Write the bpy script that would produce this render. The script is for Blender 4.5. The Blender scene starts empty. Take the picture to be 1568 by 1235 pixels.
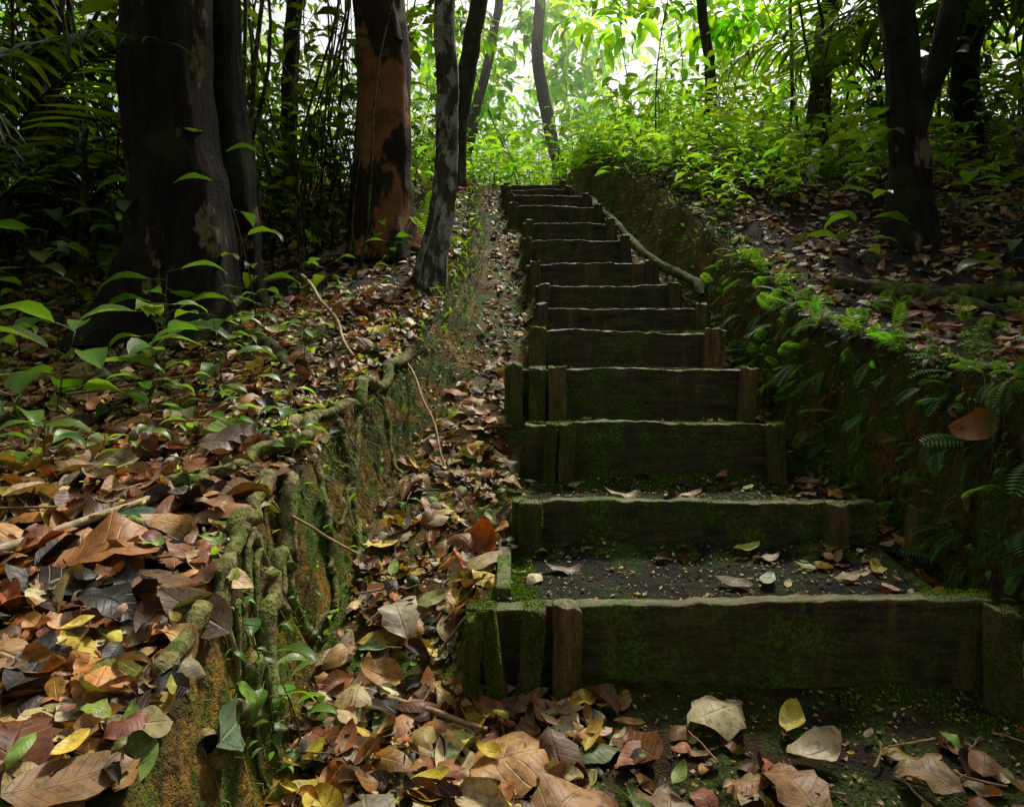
import bpy, math, numpy as np
from mathutils import Vector
rng=np.random.default_rng(7)
sc=bpy.context.scene
# ------------------------------------------------------------ noise
def _h(ix,iy,seed):
    n=(ix.astype(np.int64)*374761393+iy.astype(np.int64)*668265263+seed*1442695041)&0xffffffff
    n=((n^(n>>13))*1274126177)&0xffffffff
    n=(n^(n>>16))&0xffffffff
    return n/4294967295.0
def vn(x,y,seed=0):
    x=np.asarray(x,float);y=np.asarray(y,float)
    ix=np.floor(x);iy=np.floor(y);fx=x-ix;fy=y-iy
    fx=fx*fx*(3-2*fx);fy=fy*fy*(3-2*fy)
    a=_h(ix,iy,seed);b=_h(ix+1,iy,seed);c=_h(ix,iy+1,seed);d=_h(ix+1,iy+1,seed)
    return (a*(1-fx)+b*fx)*(1-fy)+(c*(1-fx)+d*fx)*fy-0.5
def fbm(x,y,seed=0,o=4):
    s=0;a=1.0
    for i in range(o):
        s=s+a*vn(x*2**i,y*2**i,seed+i*17);a*=.5
    return s
def sm(t):
    t=np.clip(t,0,1);return t*t*(3-2*t)
# ------------------------------------------------------------ stairs data: Y, top z, x left, x right
ST=[(1.50,-.560,-.10,1.06),(1.98,-.451,.00,1.06),(2.417,-.273,.045,.95),(2.666,-.089,-.01,.92),(2.90,.061,.07,.87),
    (3.20,.178,.10,.93),(3.50,.311,.12,.875),(3.80,.462,.08,.82),(4.15,.643,.065,.725),(4.60,.832,.07,.71),
    (5.10,1.044,-.02,.69),(5.50,1.21,-.05,.64),(5.90,1.355,-.08,.54),(6.30,1.49,-.10,.52)]
GY=[-60,-5,0,1.0,1.45,1.5,2,2.5,3,3.5,4,4.5,5,5.5,6,7,8,10,14,30,250]
GZ=[-7,-2,-.95,-.80,-.755,-.74,-.56,-.37,-.08,.16,.40,.62,.84,1.05,1.25,1.62,1.88,2.1,2.2,2.3,2.3]
LY=[-60,-5,0,1,1.5,2,2.5,3,3.5,4,4.5,5,5.5,6,7,8,10,14,30,250]
LZ=[-6,-1.6,-.64,-.49,-.37,-.28,-.13,.02,.2,.39,.62,.86,1.1,1.32,1.68,1.95,2.2,2.35,2.4,2.4]
RZ=[-6,-1.5,-.5,-.20,-.12,-.04,.08,.27,.49,.73,.96,1.20,1.43,1.62,1.95,2.16,2.37,2.5,2.5,2.5]
LBY=[0,1,1.25,1.5,2,2.5,2.75,3,3.5,4,5,6,7,9];LBX=[-.36,-.36,-.39,-.41,-.40,-.34,-.25,-.17,-.14,-.14,-.15,-.25,-.3,-.4]
LTY=[0,.7,1,1.5,2,2.5,3,3.5,4,5,6,7,9];LTX=[-.52,-.47,-.52,-.60,-.61,-.56,-.47,-.40,-.37,-.33,-.36,-.4,-.5]
RBY=[0,1,1.5,2,2.5,3,3.5,4,4.5,5,6,7,9];RBX=[1.5,1.4,1.20,1.12,1.03,1.0,.98,.90,.85,.83,.74,.65,.6]
RTX=[1.7,1.6,1.33,1.24,1.15,1.15,1.18,1.15,1.10,1.05,.93,.83,.8]
def masks(X,Y):
    jl=.05*fbm(Y*5,Y*0+3,5)+.03*vn(Y*17,Y*0,9)
    lb=np.interp(Y,LBY,LBX)+jl*.7+.02*vn(Y*9,X*4,21); lt=np.interp(Y,LTY,LTX)+jl
    tl=sm((lb-X)/np.maximum(lb-lt,.03)*1.35-.15)
    jr=.08*fbm(Y*3,Y*0+8,15)+.03*vn(Y*15,Y*0,19)
    rb=np.interp(Y,RBY,RBX)+jr*.5; rt=np.interp(Y,RBY,RTX)+jr
    tr=sm((X-rb)/np.maximum(rt-rb,.03)*1.3-.12)
    return tl,tr,lt,rt
def H(X,Y,detail=True):
    X=np.asarray(X,float);Y=np.asarray(Y,float)
    g=np.interp(Y,GY,GZ)
    tl,tr,lt,rt=masks(X,Y)
    L=np.interp(Y,LY,LZ)-.05*np.clip(lt-X,0,8)+.10*fbm(X*1.3,Y*1.3,31,3)*sm((lt-X)/.5)+.03*sm((lt-X)/.15)
    R=np.interp(Y,LY,RZ)+.09*np.clip(X-rt,0,6)+.12*fbm(X*1.2,Y*1.2,41,3)*sm((X-rt)/.5)
    z=g+.03*fbm(X*5,Y*5,51,3)
    tread=np.zeros_like(z)
    for i,(y0,zt,xl,xr) in enumerate(ST):
        y1=ST[i+1][0] if i+1<len(ST) else 7.2
        m=(Y>y0+.022)&(Y<=y1+.022)
        ex=sm((X-xl+.03)/.05)*sm((xr+.03-X)/.05)
        zz=zt-.034+.014*fbm(X*8,Y*8,61,3)+.035*sm((Y-(y1-.12))/.1)*(.6+vn(X*7,Y*3,66))
        if detail: zz=zz+.006*fbm(X*38,Y*38,63,2)
        z=np.where(m,z*(1-ex)+zz*ex,z); tread=np.where(m,ex,tread)
    face=4*tl*(1-tl)+4*tr*(1-tr)
    z=z*(1-tl)+L*tl
    z=z*(1-tr)+R*tr
    if detail:
        z=z+(.03*fbm(X*14,Y*14,71,3)+.03*fbm(X*40,Y*12,81,2))*np.clip(face,0,1)+.006*fbm(X*30,Y*30,91,2)*(1-tread*.5)
    return z
def Hn(X,Y):
    e=.02
    dx=(H(X+e,Y)-H(X-e,Y))/(2*e);dy=(H(X,Y+e)-H(X,Y-e))/(2*e)
    n=np.stack([-dx,-dy,np.ones_like(dx)],-1)
    return n/np.linalg.norm(n,axis=-1,keepdims=True)
# ------------------------------------------------------------ mesh helpers
def make_mesh(name,V,F,mat,col=None,uv=None,smooth=True,parent=None):
    V=np.asarray(V,np.float32);F=np.asarray(F,np.int32)
    me=bpy.data.meshes.new(name)
    me.vertices.add(len(V));me.vertices.foreach_set('co',V.ravel())
    me.loops.add(F.size);me.loops.foreach_set('vertex_index',F.ravel())
    me.polygons.add(len(F));me.polygons.foreach_set('loop_start',np.arange(0,F.size,4,dtype=np.int32))
    me.polygons.foreach_set('loop_total',np.full(len(F),4,np.int32))
    if smooth: me.polygons.foreach_set('use_smooth',np.ones(len(F),bool))
    me.update(calc_edges=True)
    if col is not None:
        a=me.attributes.new('Col','FLOAT_VECTOR','POINT');a.data.foreach_set('vector',np.asarray(col,np.float32).ravel())
    if uv is not None:
        a=me.attributes.new('luv','FLOAT_VECTOR','POINT');a.data.foreach_set('vector',np.asarray(uv,np.float32).ravel())
    me.materials.append(mat)
    o=bpy.data.objects.new(name,me);sc.collection.objects.link(o)
    if parent: o.parent=parent
    return o
class Batch:
    def __init__(s): s.V=[];s.F=[];s.C=[];s.U=[];s.n=0
    def add(s,V,F,C,U):
        s.V.append(V);s.F.append(F+s.n);s.n+=len(V)
        s.C.append(np.broadcast_to(C,(len(V),3)));s.U.append(U)
    def inst(s,tpls,pos,R,scale,col,width=None):
        N=len(pos)
        if N==0:return
        k=rng.integers(0,len(tpls),N)
        for i,(V,F,U) in enumerate(tpls):
            idx=np.where(k==i)[0]
            if len(idx)==0: continue
            VV=np.broadcast_to(V,(len(idx),)+V.shape)*scale[idx][:,None,None]
            if width is not None:
                VV=VV*np.stack([np.ones(len(idx)),width[idx],np.ones(len(idx))],-1)[:,None,:]
            W=np.einsum('nij,nmj->nmi',R[idx],VV)+pos[idx][:,None,:]
            m=len(V)
            FF=(F[None]+(np.arange(len(idx))*m)[:,None,None]).reshape(-1,4)
            s.add(W.reshape(-1,3),FF,np.repeat(col[idx],m,0),np.tile(U,(len(idx),1)))
    def tube(s,P,rad,col,sides=6,bump=0):
        P=np.asarray(P,float);n=len(P);rad=np.broadcast_to(rad,(n,))
        T=np.gradient(P,axis=0);T/=np.linalg.norm(T,axis=1,keepdims=True)+1e-9
        ref=np.array([0,0,1.]) if abs(T[:,2]).mean()<.8 else np.array([1.,0,0])
        A=np.cross(T,ref);A/=np.linalg.norm(A,axis=1,keepdims=True)+1e-9
        B=np.cross(T,A)
        th=np.linspace(0,2*np.pi,sides,endpoint=False)
        r=rad[:,None]*(1+bump*(rng.random((n,sides))-.5))
        V=P[:,None,:]+r[:,:,None]*(np.cos(th)[None,:,None]*A[:,None,:]+np.sin(th)[None,:,None]*B[:,None,:])
        a=np.arange(n-1)[:,None]*sides;j=np.arange(sides)[None];j2=(j+1)%sides
        F=np.stack([a+j,a+j2,a+sides+j2,a+sides+j],-1).reshape(-1,4)
        U=np.stack([np.repeat(np.linspace(0,1,n),sides),np.tile(np.zeros(sides)+.5,n),np.zeros(n*sides)],-1)
        s.add(V.reshape(-1,3),F,np.array(col,float),U)
    def build(s,name,mat,parent=None):
        return make_mesh(name,np.concatenate(s.V),np.concatenate(s.F),mat,np.concatenate(s.C),np.concatenate(s.U),parent=parent)
def leaf_tpl(nu=8,nv=4,ratio=.5,fold=.1,curl=.5,ripple=.03,p=.85,lobes=0,twist=0,ew=.8):
    u=np.linspace(0,1,nu+1);v=np.linspace(-1,1,nv+1)
    w=ratio*.5*np.sin(np.pi*np.clip(u,0.004,.996)**p)**ew
    if lobes: w=w*(1+.13*np.sin(u*lobes))
    th=curl*(u-.4)*2*(.6+.8*u)
    x=np.concatenate([[0],np.cumsum(np.cos((th[1:]+th[:-1])/2))])/nu
    zc=np.concatenate([[0],np.cumsum(np.sin((th[1:]+th[:-1])/2))])/nu
    ph=rng.random(3)*6
    V=np.zeros((nu+1,nv+1,3))
    V[...,0]=x[:,None]
    vv=v[None,:]
    V[...,1]=vv*w[:,None]+.04*np.sin(u*3+ph[2])[:,None]
    V[...,2]=zc[:,None]+fold*np.abs(vv)**1.3*w[:,None]+ripple*np.sin(u*9+ph[0])[:,None]*vv+ripple*.7*np.sin(u*14+ph[1])[:,None]*np.abs(vv)+twist*vv*w[:,None]*(u-.5)[:,None]*2
    U=np.stack([np.broadcast_to(u[:,None],(nu+1,nv+1)),np.broadcast_to(vv,(nu+1,nv+1)),np.zeros((nu+1,nv+1))],-1)
    i=np.arange(nu)[:,None]*(nv+1);j=np.arange(nv)[None]
    F=np.stack([i+j,i+j+1,i+nv+1+j+1,i+nv+1+j],-1).reshape(-1,4)
    return V.reshape(-1,3),F,U.reshape(-1,3)
def basis(t,n):
    t=t/np.linalg.norm(t,axis=-1,keepdims=True)
    b=np.cross(n,t);b/=np.linalg.norm(b,axis=-1,keepdims=True)+1e-9
    n2=np.cross(t,b)
    return np.stack([t,b,n2],-1)
def rdir(N):
    d=rng.normal(size=(N,3));return d/np.linalg.norm(d,axis=1,keepdims=True)
# ------------------------------------------------------------ materials
class NT:
    def __init__(s,name):
        s.m=bpy.data.materials.new(name);s.m.use_nodes=True;s.t=s.m.node_tree;s.t.nodes.clear()
        s.out=s.t.nodes.new('ShaderNodeOutputMaterial')
    def n(s,ty,**k):
        x=s.t.nodes.new(ty)
        for a,b in k.items():
            if a.startswith('_'): x.inputs[a[1:].replace('_',' ')].default_value=b
            else: setattr(x,a,b)
        return x
    def l(s,a,b): s.t.links.new(a,b)
    def val(s,x,inp):
        if hasattr(x,'is_output'): s.l(x,inp)
        else: inp.default_value=x
    def math(s,op,a,b=0.0,c=None):
        x=s.n('ShaderNodeMath',operation=op);s.val(a,x.inputs[0]);s.val(b,x.inputs[1])
        if c is not None:s.val(c,x.inputs[2])
        return x.outputs[0]
    def mix(s,f,a,b,bt='MIX'):
        x=s.n('ShaderNodeMixRGB',blend_type=bt);s.val(f,x.inputs[0])
        for v,i in((a,1),(b,2)):
            if isinstance(v,tuple) and len(v)==3:v=v+(1,)
            s.val(v,x.inputs[i])
        return x.outputs[0]
    def noise(s,sc_,det=5,rough=.6,vec=None,mapscale=None):
        x=s.n('ShaderNodeTexNoise',_Scale=sc_,_Detail=det,_Roughness=rough)
        if vec is None: vec=s.n('ShaderNodeTexCoord').outputs['Object']
        if mapscale:
            m=s.n('ShaderNodeMapping');m.inputs['Scale'].default_value=mapscale;s.l(vec,m.inputs[0]);vec=m.outputs[0]
        s.l(vec,x.inputs['Vector']);return x.outputs['Fac']
    def ramp(s,f,a,b):
        x=s.n('ShaderNodeMapRange',interpolation_type='SMOOTHSTEP');s.l(f,x.inputs[0])
        x.inputs[1].default_value=a;x.inputs[2].default_value=b;return x.outputs[0]
    def bsdf(s,col,rough=.7,bump=None,bs=.5,bd=.01,spec=.4,transl=None,tcol=None):
        b=s.n('ShaderNodeBsdfPrincipled');s.val(col if not isinstance(col,tuple) else col+(1,),b.inputs['Base Color']);s.val(rough,b.inputs['Roughness'])
        b.inputs['Specular IOR Level'].default_value=spec
        if bump is not None:
            u=s.n('ShaderNodeBump');u.inputs['Strength'].default_value=bs;u.inputs['Distance'].default_value=bd
            s.l(bump,u.inputs['Height']);s.l(u.outputs[0],b.inputs['Normal'])
        o=b.outputs[0]
        if transl:
            t=s.n('ShaderNodeBsdfTranslucent');s.val(tcol,t.inputs[0]);m=s.n('ShaderNodeMixShader');m.inputs[0].default_value=transl
            s.l(o,m.inputs[1]);s.l(t.outputs[0],m.inputs[2]);o=m.outputs[0]
        s.l(o,s.out.inputs[0]);return s.m
def leaf_mat(name,green):
    k=NT(name);A=k.n('ShaderNodeAttribute',attribute_name='Col').outputs['Vector']
    uv=k.n('ShaderNodeAttribute',attribute_name='luv').outputs['Vector']
    sp=k.n('ShaderNodeSeparateXYZ');k.l(uv,sp.inputs[0]);u=sp.outputs[0];av=k.math('ABSOLUTE',sp.outputs[1])
    mid=k.math('SUBTRACT',1.0,k.ramp(av,.02,.09))
    fr=k.math('FRACT',k.math('MULTIPLY',k.math('SUBTRACT',u,k.math('MULTIPLY',av,.16)),9.0))
    d=k.math('ABSOLUTE',k.math('SUBTRACT',fr,.5))
    lat=k.math('MULTIPLY',k.math('SUBTRACT',1.0,k.ramp(d,.02,.10)),.5)
    vein=k.math('MAXIMUM',mid,lat)
    if green:
        c=k.mix(k.math('MULTIPLY',vein,.3),A,k.mix(1.0,A,(1.7,1.6,1.5),'MULTIPLY'))
        tc=k.mix(1.0,c,(2.4,2.3,.6),'MULTIPLY')
        return k.bsdf(c,.38,vein,.25,.002,.4,.42,tc)
    n1=k.noise(60,3,.65);n2=k.noise(14,2,.6)
    c=k.mix(k.math('MULTIPLY',vein,.3),A,k.mix(1.0,A,(1.6,1.5,1.35),'MULTIPLY'))
    c=k.mix(k.ramp(n1,.44,.74),c,k.mix(1.0,c,(.38,.32,.26),'MULTIPLY'))
    c=k.mix(k.math('MULTIPLY',k.ramp(n2,.50,.74),.6),c,k.mix(1.0,c,(.45,.36,.30),'MULTIPLY'))
    h=k.math('ADD',vein,k.math('MULTIPLY',n1,.8))
    return k.bsdf(c,.5,h,.5,.003,.35,.15,k.mix(1.0,c,(1.6,1.1,.5),'MULTIPLY'))
M_green=leaf_mat('green_leaf',True);M_dead=leaf_mat('dead_leaf',False)
k=NT('foliage');A=k.n('ShaderNodeAttribute',attribute_name='Col').outputs['Vector']
M_fol=k.bsdf(A,.42,None,0,0,.35,.5,k.mix(1.0,A,(2.6,2.3,.45),'MULTIPLY'))
k=NT('moss');A=k.n('ShaderNodeAttribute',attribute_name='Col').outputs['Vector']
M_moss=k.bsdf(A,.8,None,0,0,.1,.3,k.mix(1.0,A,(1.4,1.4,.7),'MULTIPLY'))
def terrain_mat():
    k=NT('forest_floor');A=k.n('ShaderNodeAttribute',attribute_name='Col').outputs['Vector']
    sp=k.n('ShaderNodeSeparateXYZ');k.l(A,sp.inputs[0]);face,tread,moss=sp.outputs
    n1=k.noise(6,4,.65);n2=k.noise(40,4,.7);n3=k.noise(150,3,.7)
    tc=k.n('ShaderNodeTexCoord').outputs['Object']
    vo=k.n('ShaderNodeTexVoronoi',_Scale=26.0);k.l(tc,vo.inputs['Vector'])
    cr=k.n('ShaderNodeValToRGB');s2=k.n('ShaderNodeSeparateXYZ');k.l(vo.outputs['Color'],s2.inputs[0]);k.l(s2.outputs[0],cr.inputs[0])
    e=cr.color_ramp.elements;e[0].color=(.012,.007,.004,1);e[1].color=(.13,.085,.04,1)
    for p,c in((.3,(.03,.014,.007,1)),(.55,(.06,.025,.010,1)),(.8,(.085,.05,.02,1))):
        q=e.new(p);q.color=c
    soil=k.mix(k.ramp(n2,.4,.65),(.012,.008,.005),cr.outputs[0])
    clay=k.mix(k.ramp(n1,.36,.62),(.08,.042,.012),(.38,.21,.035))
    clay=k.mix(k.ramp(n2,.44,.70),clay,(.03,.018,.007))
    mossc=k.mix(k.ramp(n3,.35,.7),(.022,.05,.005),(.12,.20,.015))
    mm=k.math('MULTIPLY',k.ramp(k.noise(9,4,.7),.42,.56),moss)
    c=k.mix(face,soil,clay)
    tr=k.mix(k.ramp(n3,.45,.7),(.006,.005,.004),(.04,.030,.020))
    tr=k.mix(k.math('MULTIPLY',k.ramp(n1,.45,.65),.5),tr,(.025,.016,.008))
    c=k.mix(tread,c,tr)
    c=k.mix(mm,c,mossc)
    h=k.math('ADD',k.math('MULTIPLY',n2,1.0),k.math('MULTIPLY',n3,.6))
    return k.bsdf(c,k.math('ADD',.6,k.math('MULTIPLY',n2,.4)),h,1.0,.03,.2)
M_ter=terrain_mat()
def wood_mat():
    k=NT('wet_mossy_wood');tc=k.n('ShaderNodeTexCoord').outputs['Object']
    A=k.n('ShaderNodeAttribute',attribute_name='Col').outputs['Vector'];sp=k.n('ShaderNodeSeparateXYZ');k.l(A,sp.inputs[0])
    gh=k.noise(6,6,.75,tc,(1.2,8,7));gv=k.noise(6,6,.75,tc,(9,8,1.2))
    g=k.n('ShaderNodeMix');k.l(sp.outputs[0],g.inputs[0]);k.l(gh,g.inputs[2]);k.l(gv,g.inputs[3]);g=g.outputs[0]
    st=k.noise(2.5,4,.65,tc,(7,1,1.6))
    c=k.mix(k.ramp(g,.35,.7),(.014,.011,.006),(.11,.07,.028))
    c=k.mix(k.math('MULTIPLY',k.ramp(st,.5,.75),.7),c,(.23,.14,.045))
    c=k.mix(sp.outputs[2],c,k.mix(k.ramp(g,.35,.65),(.06,.035,.015),(.26,.155,.06)))
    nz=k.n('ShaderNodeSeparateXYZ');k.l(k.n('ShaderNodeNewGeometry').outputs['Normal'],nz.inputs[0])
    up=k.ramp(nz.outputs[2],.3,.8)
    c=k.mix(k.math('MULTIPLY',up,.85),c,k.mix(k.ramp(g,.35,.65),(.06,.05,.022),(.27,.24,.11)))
    alg=k.math('MULTIPLY',k.ramp(k.noise(3,5,.7),.38,.62),k.math('MULTIPLY',sp.outputs[1],.55))
    c=k.mix(alg,c,(.045,.065,.014))
    mf=k.math('MULTIPLY',k.ramp(k.noise(5,6,.8),.46,.59),sp.outputs[1])
    sp2=k.ramp(k.noise(120,2,.6),.4,.65)
    c=k.mix(mf,c,k.mix(sp2,(.03,.055,.006),(.11,.20,.014)))
    h=k.math('ADD',g,k.math('MULTIPLY',k.noise(120,3,.6),.6))
    return k.bsdf(c,k.math('ADD',.5,k.math('MULTIPLY',mf,.4)),h,.9,.01,.3)
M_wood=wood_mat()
def bark(name,a,b,patch,pt=(.55,.62),psc=9,mossa=.4):
    k=NT(name);tc=k.n('ShaderNodeTexCoord').outputs['Object']
    n=k.noise(4,5,.7,tc,(5,5,.9));n2=k.noise(psc,4,.65,tc,(1,1,.45));n3=k.noise(90,3,.7)
    c=k.mix(k.ramp(n,.35,.65),a,b);c=k.mix(k.ramp(n2,*pt),c,k.mix(k.ramp(n3,.3,.7),patch,tuple(x*.55 for x in patch)))
    c=k.mix(k.math('MULTIPLY',k.ramp(k.noise(5,4,.7),.5,.65),mossa),c,(.03,.05,.008))
    return k.bsdf(c,.85,k.math('ADD',n,k.math('ADD',k.math('MULTIPLY',n3,.3),k.math('MULTIPLY',n2,.5))),1.0,.04,.2)
B_dark=bark('dark_bark',(.007,.005,.0035),(.028,.020,.012),(.26,.18,.10),(.59,.64),6,.6)
B_red=bark('red_brown_bark',(.016,.009,.005),(.045,.022,.011),(.36,.16,.065),(.51,.56),4,.6)
B_grey=bark('lichen_bark',(.05,.045,.03),(.11,.10,.065),(.50,.51,.40),(.47,.54),12,.6)
B_far=bark('pale_bark',(.03,.028,.018),(.08,.075,.045),(.16,.17,.10),(.55,.7),8,.9)
k=NT('root_bark');A=k.n('ShaderNodeAttribute',attribute_name='Col').outputs['Vector']
n=k.noise(30,4,.7);c=k.mix(k.ramp(n,.35,.65),k.mix(1.0,A,(.25,.22,.18),'MULTIPLY'),A)
c=k.mix(k.math('MULTIPLY',k.ramp(k.noise(10,4,.7),.42,.56),.8),c,k.mix(k.ramp(n,.35,.65),(.04,.065,.008),(.15,.19,.03)));M_root=k.bsdf(c,.85,n,1.0,.015,.2)
k=NT('twig');A=k.n('ShaderNodeAttribute',attribute_name='Col').outputs['Vector']
n=k.noise(50,3,.7);M_twig=k.bsdf(k.mix(k.ramp(n,.3,.7),k.mix(1.0,A,(.5,.45,.4),'MULTIPLY'),A),.7,n,.6,.004,.3)
# ------------------------------------------------------------ terrain
def geo(a,b,s,g=1.18):
    o=[];x=a;st=s
    while (x<b):
        st*=g;x+=st;o.append(x)
    return o
xs=np.array([-q for q in geo(1.0,260,.02)][::-1]+list(np.arange(-1.0,-.65,.0125))+list(np.arange(-.65,0,.008))+list(np.arange(0,1.7,.0125))+geo(1.7,260,.02))
ys=np.array([-q for q in geo(-.6,200,.03)][::-1]+list(np.arange(.6,6.6,.0125))+geo(6.6,300,.02))
XX,YY=np.meshgrid(xs,ys);ZZ=H(XX,YY)
tl,tr,_,_=masks(XX,YY)
face=np.clip(4*tl*(1-tl)*1.3+4*tr*(1-tr)*1.3,0,1)
gut=(1-tl)*(1-tr)
tread=np.zeros_like(XX);edge=np.zeros_like(XX)
for i,(y0,zt,xl,xr) in enumerate(ST):
    y1=ST[i+1][0] if i+1<len(ST) else 7.2
    m=(YY>y0+.02)&(YY<=y1+.02);ex=sm((XX-xl)/.08)*sm((xr-XX)/.08)
    tread=np.where(m,ex,tread);edge=np.where(m,np.clip(1-ex+.7*sm((YY-y1+.15)/.12)+.5*sm((y0+.12-YY)/.09)+.15,0,1),edge)
footm=((YY<1.5)&(XX>-.1)&(XX<1.3)&(YY>.3));tread=np.where(footm,.8*sm((XX+.1)/.2),tread)
clay=np.clip(face+gut*.75,0,1)
clay=np.where(XX>.6,clay*np.clip(.6+.5*sm((YY-3)/.6),0,1),clay)
moss=np.clip(face*.8+edge*.9*(gut>.5)+.4*footm+.15,0,1)
moss=np.where((XX>.6)&(YY>3.2)&(YY<5.6),moss*.6,moss)
moss=np.where(YY>5.5,np.clip(moss+.5,0,1),moss)
nx,ny=len(xs),len(ys)
i=np.arange(ny-1)[:,None]*nx;j=np.arange(nx-1)[None]
F=np.stack([i+j,i+j+1,i+nx+j+1,i+nx+j],-1).reshape(-1,4)
make_mesh('ground',np.stack([XX,YY,ZZ],-1).reshape(-1,3),F,M_ter,np.stack([clay,tread,moss],-1).reshape(-1,3))
# ------------------------------------------------------------ staircase
stair=bpy.data.objects.new('wooden_staircase',None);sc.collection.objects.link(stair)
def rbox(name,c,h,r,parent,mat,vert=0,moss=.6,seed=0,tilt=0,amp=.004,yaw=0,pale=0):
    h=np.array(h,float);Vs=[];Fs=[];n0=0
    def ax(a,cnt):
        t=np.linspace(-a+r,a-r,cnt);e=a-r*np.array([.0,.3,.7])
        return np.concatenate([-e,t,e[::-1]])
    cn=[max(3,int(2*q/.012)) for q in h]
    for d in range(3):
        a,b=[q for q in range(3) if q!=d]
        A,B=np.meshgrid(ax(h[a],min(cn[a],110)),ax(h[b],min(cn[b],110)),indexing='ij')
        for s in(-1,1):
            P=np.zeros(A.shape+(3,));P[...,a]=A;P[...,b]=B;P[...,d]=s*h[d]
            q=np.clip(P,-(h-r),h-r);dd=P-q;P=q+r*dd/(np.linalg.norm(dd,axis=-1,keepdims=True)+1e-9)
            na,nb=A.shape;i=np.arange(na-1)[:,None]*nb;j=np.arange(nb-1)[None]
            f=np.stack([i+j,i+j+1,i+nb+j+1,i+nb+j],-1).reshape(-1,4)
            flip=(s<0)^(d==1)
            if flip:f=f[:,::-1]
            Vs.append(P.reshape(-1,3));Fs.append(f+n0);n0+=na*nb
    V=np.concatenate(Vs);x,y,z=V.T
    if vert:
        V[:,0]+=amp*2*fbm(z*7,y*20+seed,seed);V[:,1]+=amp*2*fbm(x*60,z*10,seed+3)
        V[:,2]+=(z>0)*amp*4*fbm(x*40,y*40,seed+5)
    else:
        V[:,2]+=np.where(z>0,1,.2)*(amp*3.5*fbm(x*5+seed,x*0,seed)+amp*1.5*fbm(x*30,y*60,seed+1))
        V[:,1]+=amp*fbm(x*2+seed,z*25,seed+3)+amp*.5*fbm(x*12,z*40,seed+4)+amp*1.6*fbm(x*1.2,z*0,seed+8)
    ct,st_=math.cos(tilt),math.sin(tilt)
    V=np.stack([V[:,0]*ct+V[:,2]*st_,V[:,1],-V[:,0]*st_+V[:,2]*ct],-1)
    cy,sy=math.cos(yaw),math.sin(yaw)
    V=np.stack([V[:,0]*cy-V[:,1]*sy,V[:,0]*sy+V[:,1]*cy,V[:,2]],-1)+np.array(c)
    C=np.tile([vert,moss,pale],(len(V),1))
    return make_mesh(name,V,np.concatenate(Fs),mat,C,parent=parent)
STK=[]
for i,(y0,zt,xl,xr) in enumerate(ST):
    zb=(ST[i-1][1] if i else -.76)-.08
    h=(zt-zb)/2
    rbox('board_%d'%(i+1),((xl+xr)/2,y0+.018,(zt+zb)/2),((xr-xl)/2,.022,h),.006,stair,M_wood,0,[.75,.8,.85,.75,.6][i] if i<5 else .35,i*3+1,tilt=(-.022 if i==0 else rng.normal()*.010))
    # stake: x, half width, tilt, pale, moss
    if i==0: S=[(.118,.030,.0,.8,.35),(.038,.024,.05,.1,1.),(-.035,.020,-.12,.3,1.),(-.085,.018,.03,.1,1.),(1.035,.03,0,.1,.7)]
    elif i==1: S=[(xl+.055,.033,0,.2,1.),(xr-.14,.03,.03,.5,.5)]
    elif i==2: S=[(xl+.145,.028,0,.6,.6),(xl+.085,.020,.05,.3,1.),(xr-.03,.03,-.05,.3,.6)]
    elif i==3: S=[(xl+.185,.035,0,.8,.4),(xl+.105,.032,.03,.1,1.),(xl+.02,.034,-.02,.3,.8),(xr-.02,.03,.05,.8,.3)]
    elif i==4: S=[(xl+.04,.033,0,.5,.6),(xr-.03,.04,.10,.9,.1)]
    else: S=[(xl+.03+.02*rng.random(),.028,rng.normal()*.04,.5*rng.random(),.5),(xr-.05,.028,rng.normal()*.04,.6*rng.random(),.3)]
    for j,(sx,sw,tl_,pl_,ms_) in enumerate(S):
        top=zt+(.006 if i<3 else .004+.018*rng.random())-(.02 if (i==0 and j==3) else 0)
        zc=(top+zb-.05)/2
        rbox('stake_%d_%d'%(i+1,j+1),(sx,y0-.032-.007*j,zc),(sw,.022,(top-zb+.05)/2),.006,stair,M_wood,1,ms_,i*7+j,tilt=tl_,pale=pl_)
        STK.append((sx,sw,tl_,top,zb+.06,zc,y0-.054-.007*j,ms_))
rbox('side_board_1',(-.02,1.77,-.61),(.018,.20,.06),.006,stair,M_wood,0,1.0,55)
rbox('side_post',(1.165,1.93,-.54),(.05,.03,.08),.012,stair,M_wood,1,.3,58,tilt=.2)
def drape(pts,n=24,off=.0,wob=.01):
    p=np.array(pts,float);t=np.linspace(0,len(p)-1,n);x=np.interp(t,np.arange(len(p)),p[:,0]);y=np.interp(t,np.arange(len(p)),p[:,1])
    k_=np.ones(3)/3
    for _ in range(2):
        x[1:-1]=np.convolve(x,k_,'valid');y[1:-1]=np.convolve(y,k_,'valid')
    sd=int(abs(p[0,0])*991)%97
    x+=wob*fbm(t*1.7,t*0,sd);y+=wob*2*fbm(t*1.9,t*0,sd+9);z=H(x,y,False)
    z[1:-1]=np.convolve(z,k_,'valid')
    return np.stack([x,y,z+off+wob*.5*fbm(t*2.3,t*0,sd+5)],-1)
lg=Batch()
P=np.array([(.97,3.45,.27),(.93,3.7,.38),(.84,4.0,.52),(.75,4.35,.68),(.73,4.8,.87),(.68,5.3,1.10),(.62,5.7,1.27)])
t=np.linspace(0,6,60);P=np.stack([np.interp(t,np.arange(7),P[:,q]) for q in range(3)],-1)
for _ in range(12):P[1:-1]=(P[:-2]+2*P[1:-1]+P[2:])/4
P[:,0]+=.022*np.sin(t*2.3)+.03*fbm(t*2,t*0,4);P[:,2]+=.01*np.sin(t*3.1)-.01
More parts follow.
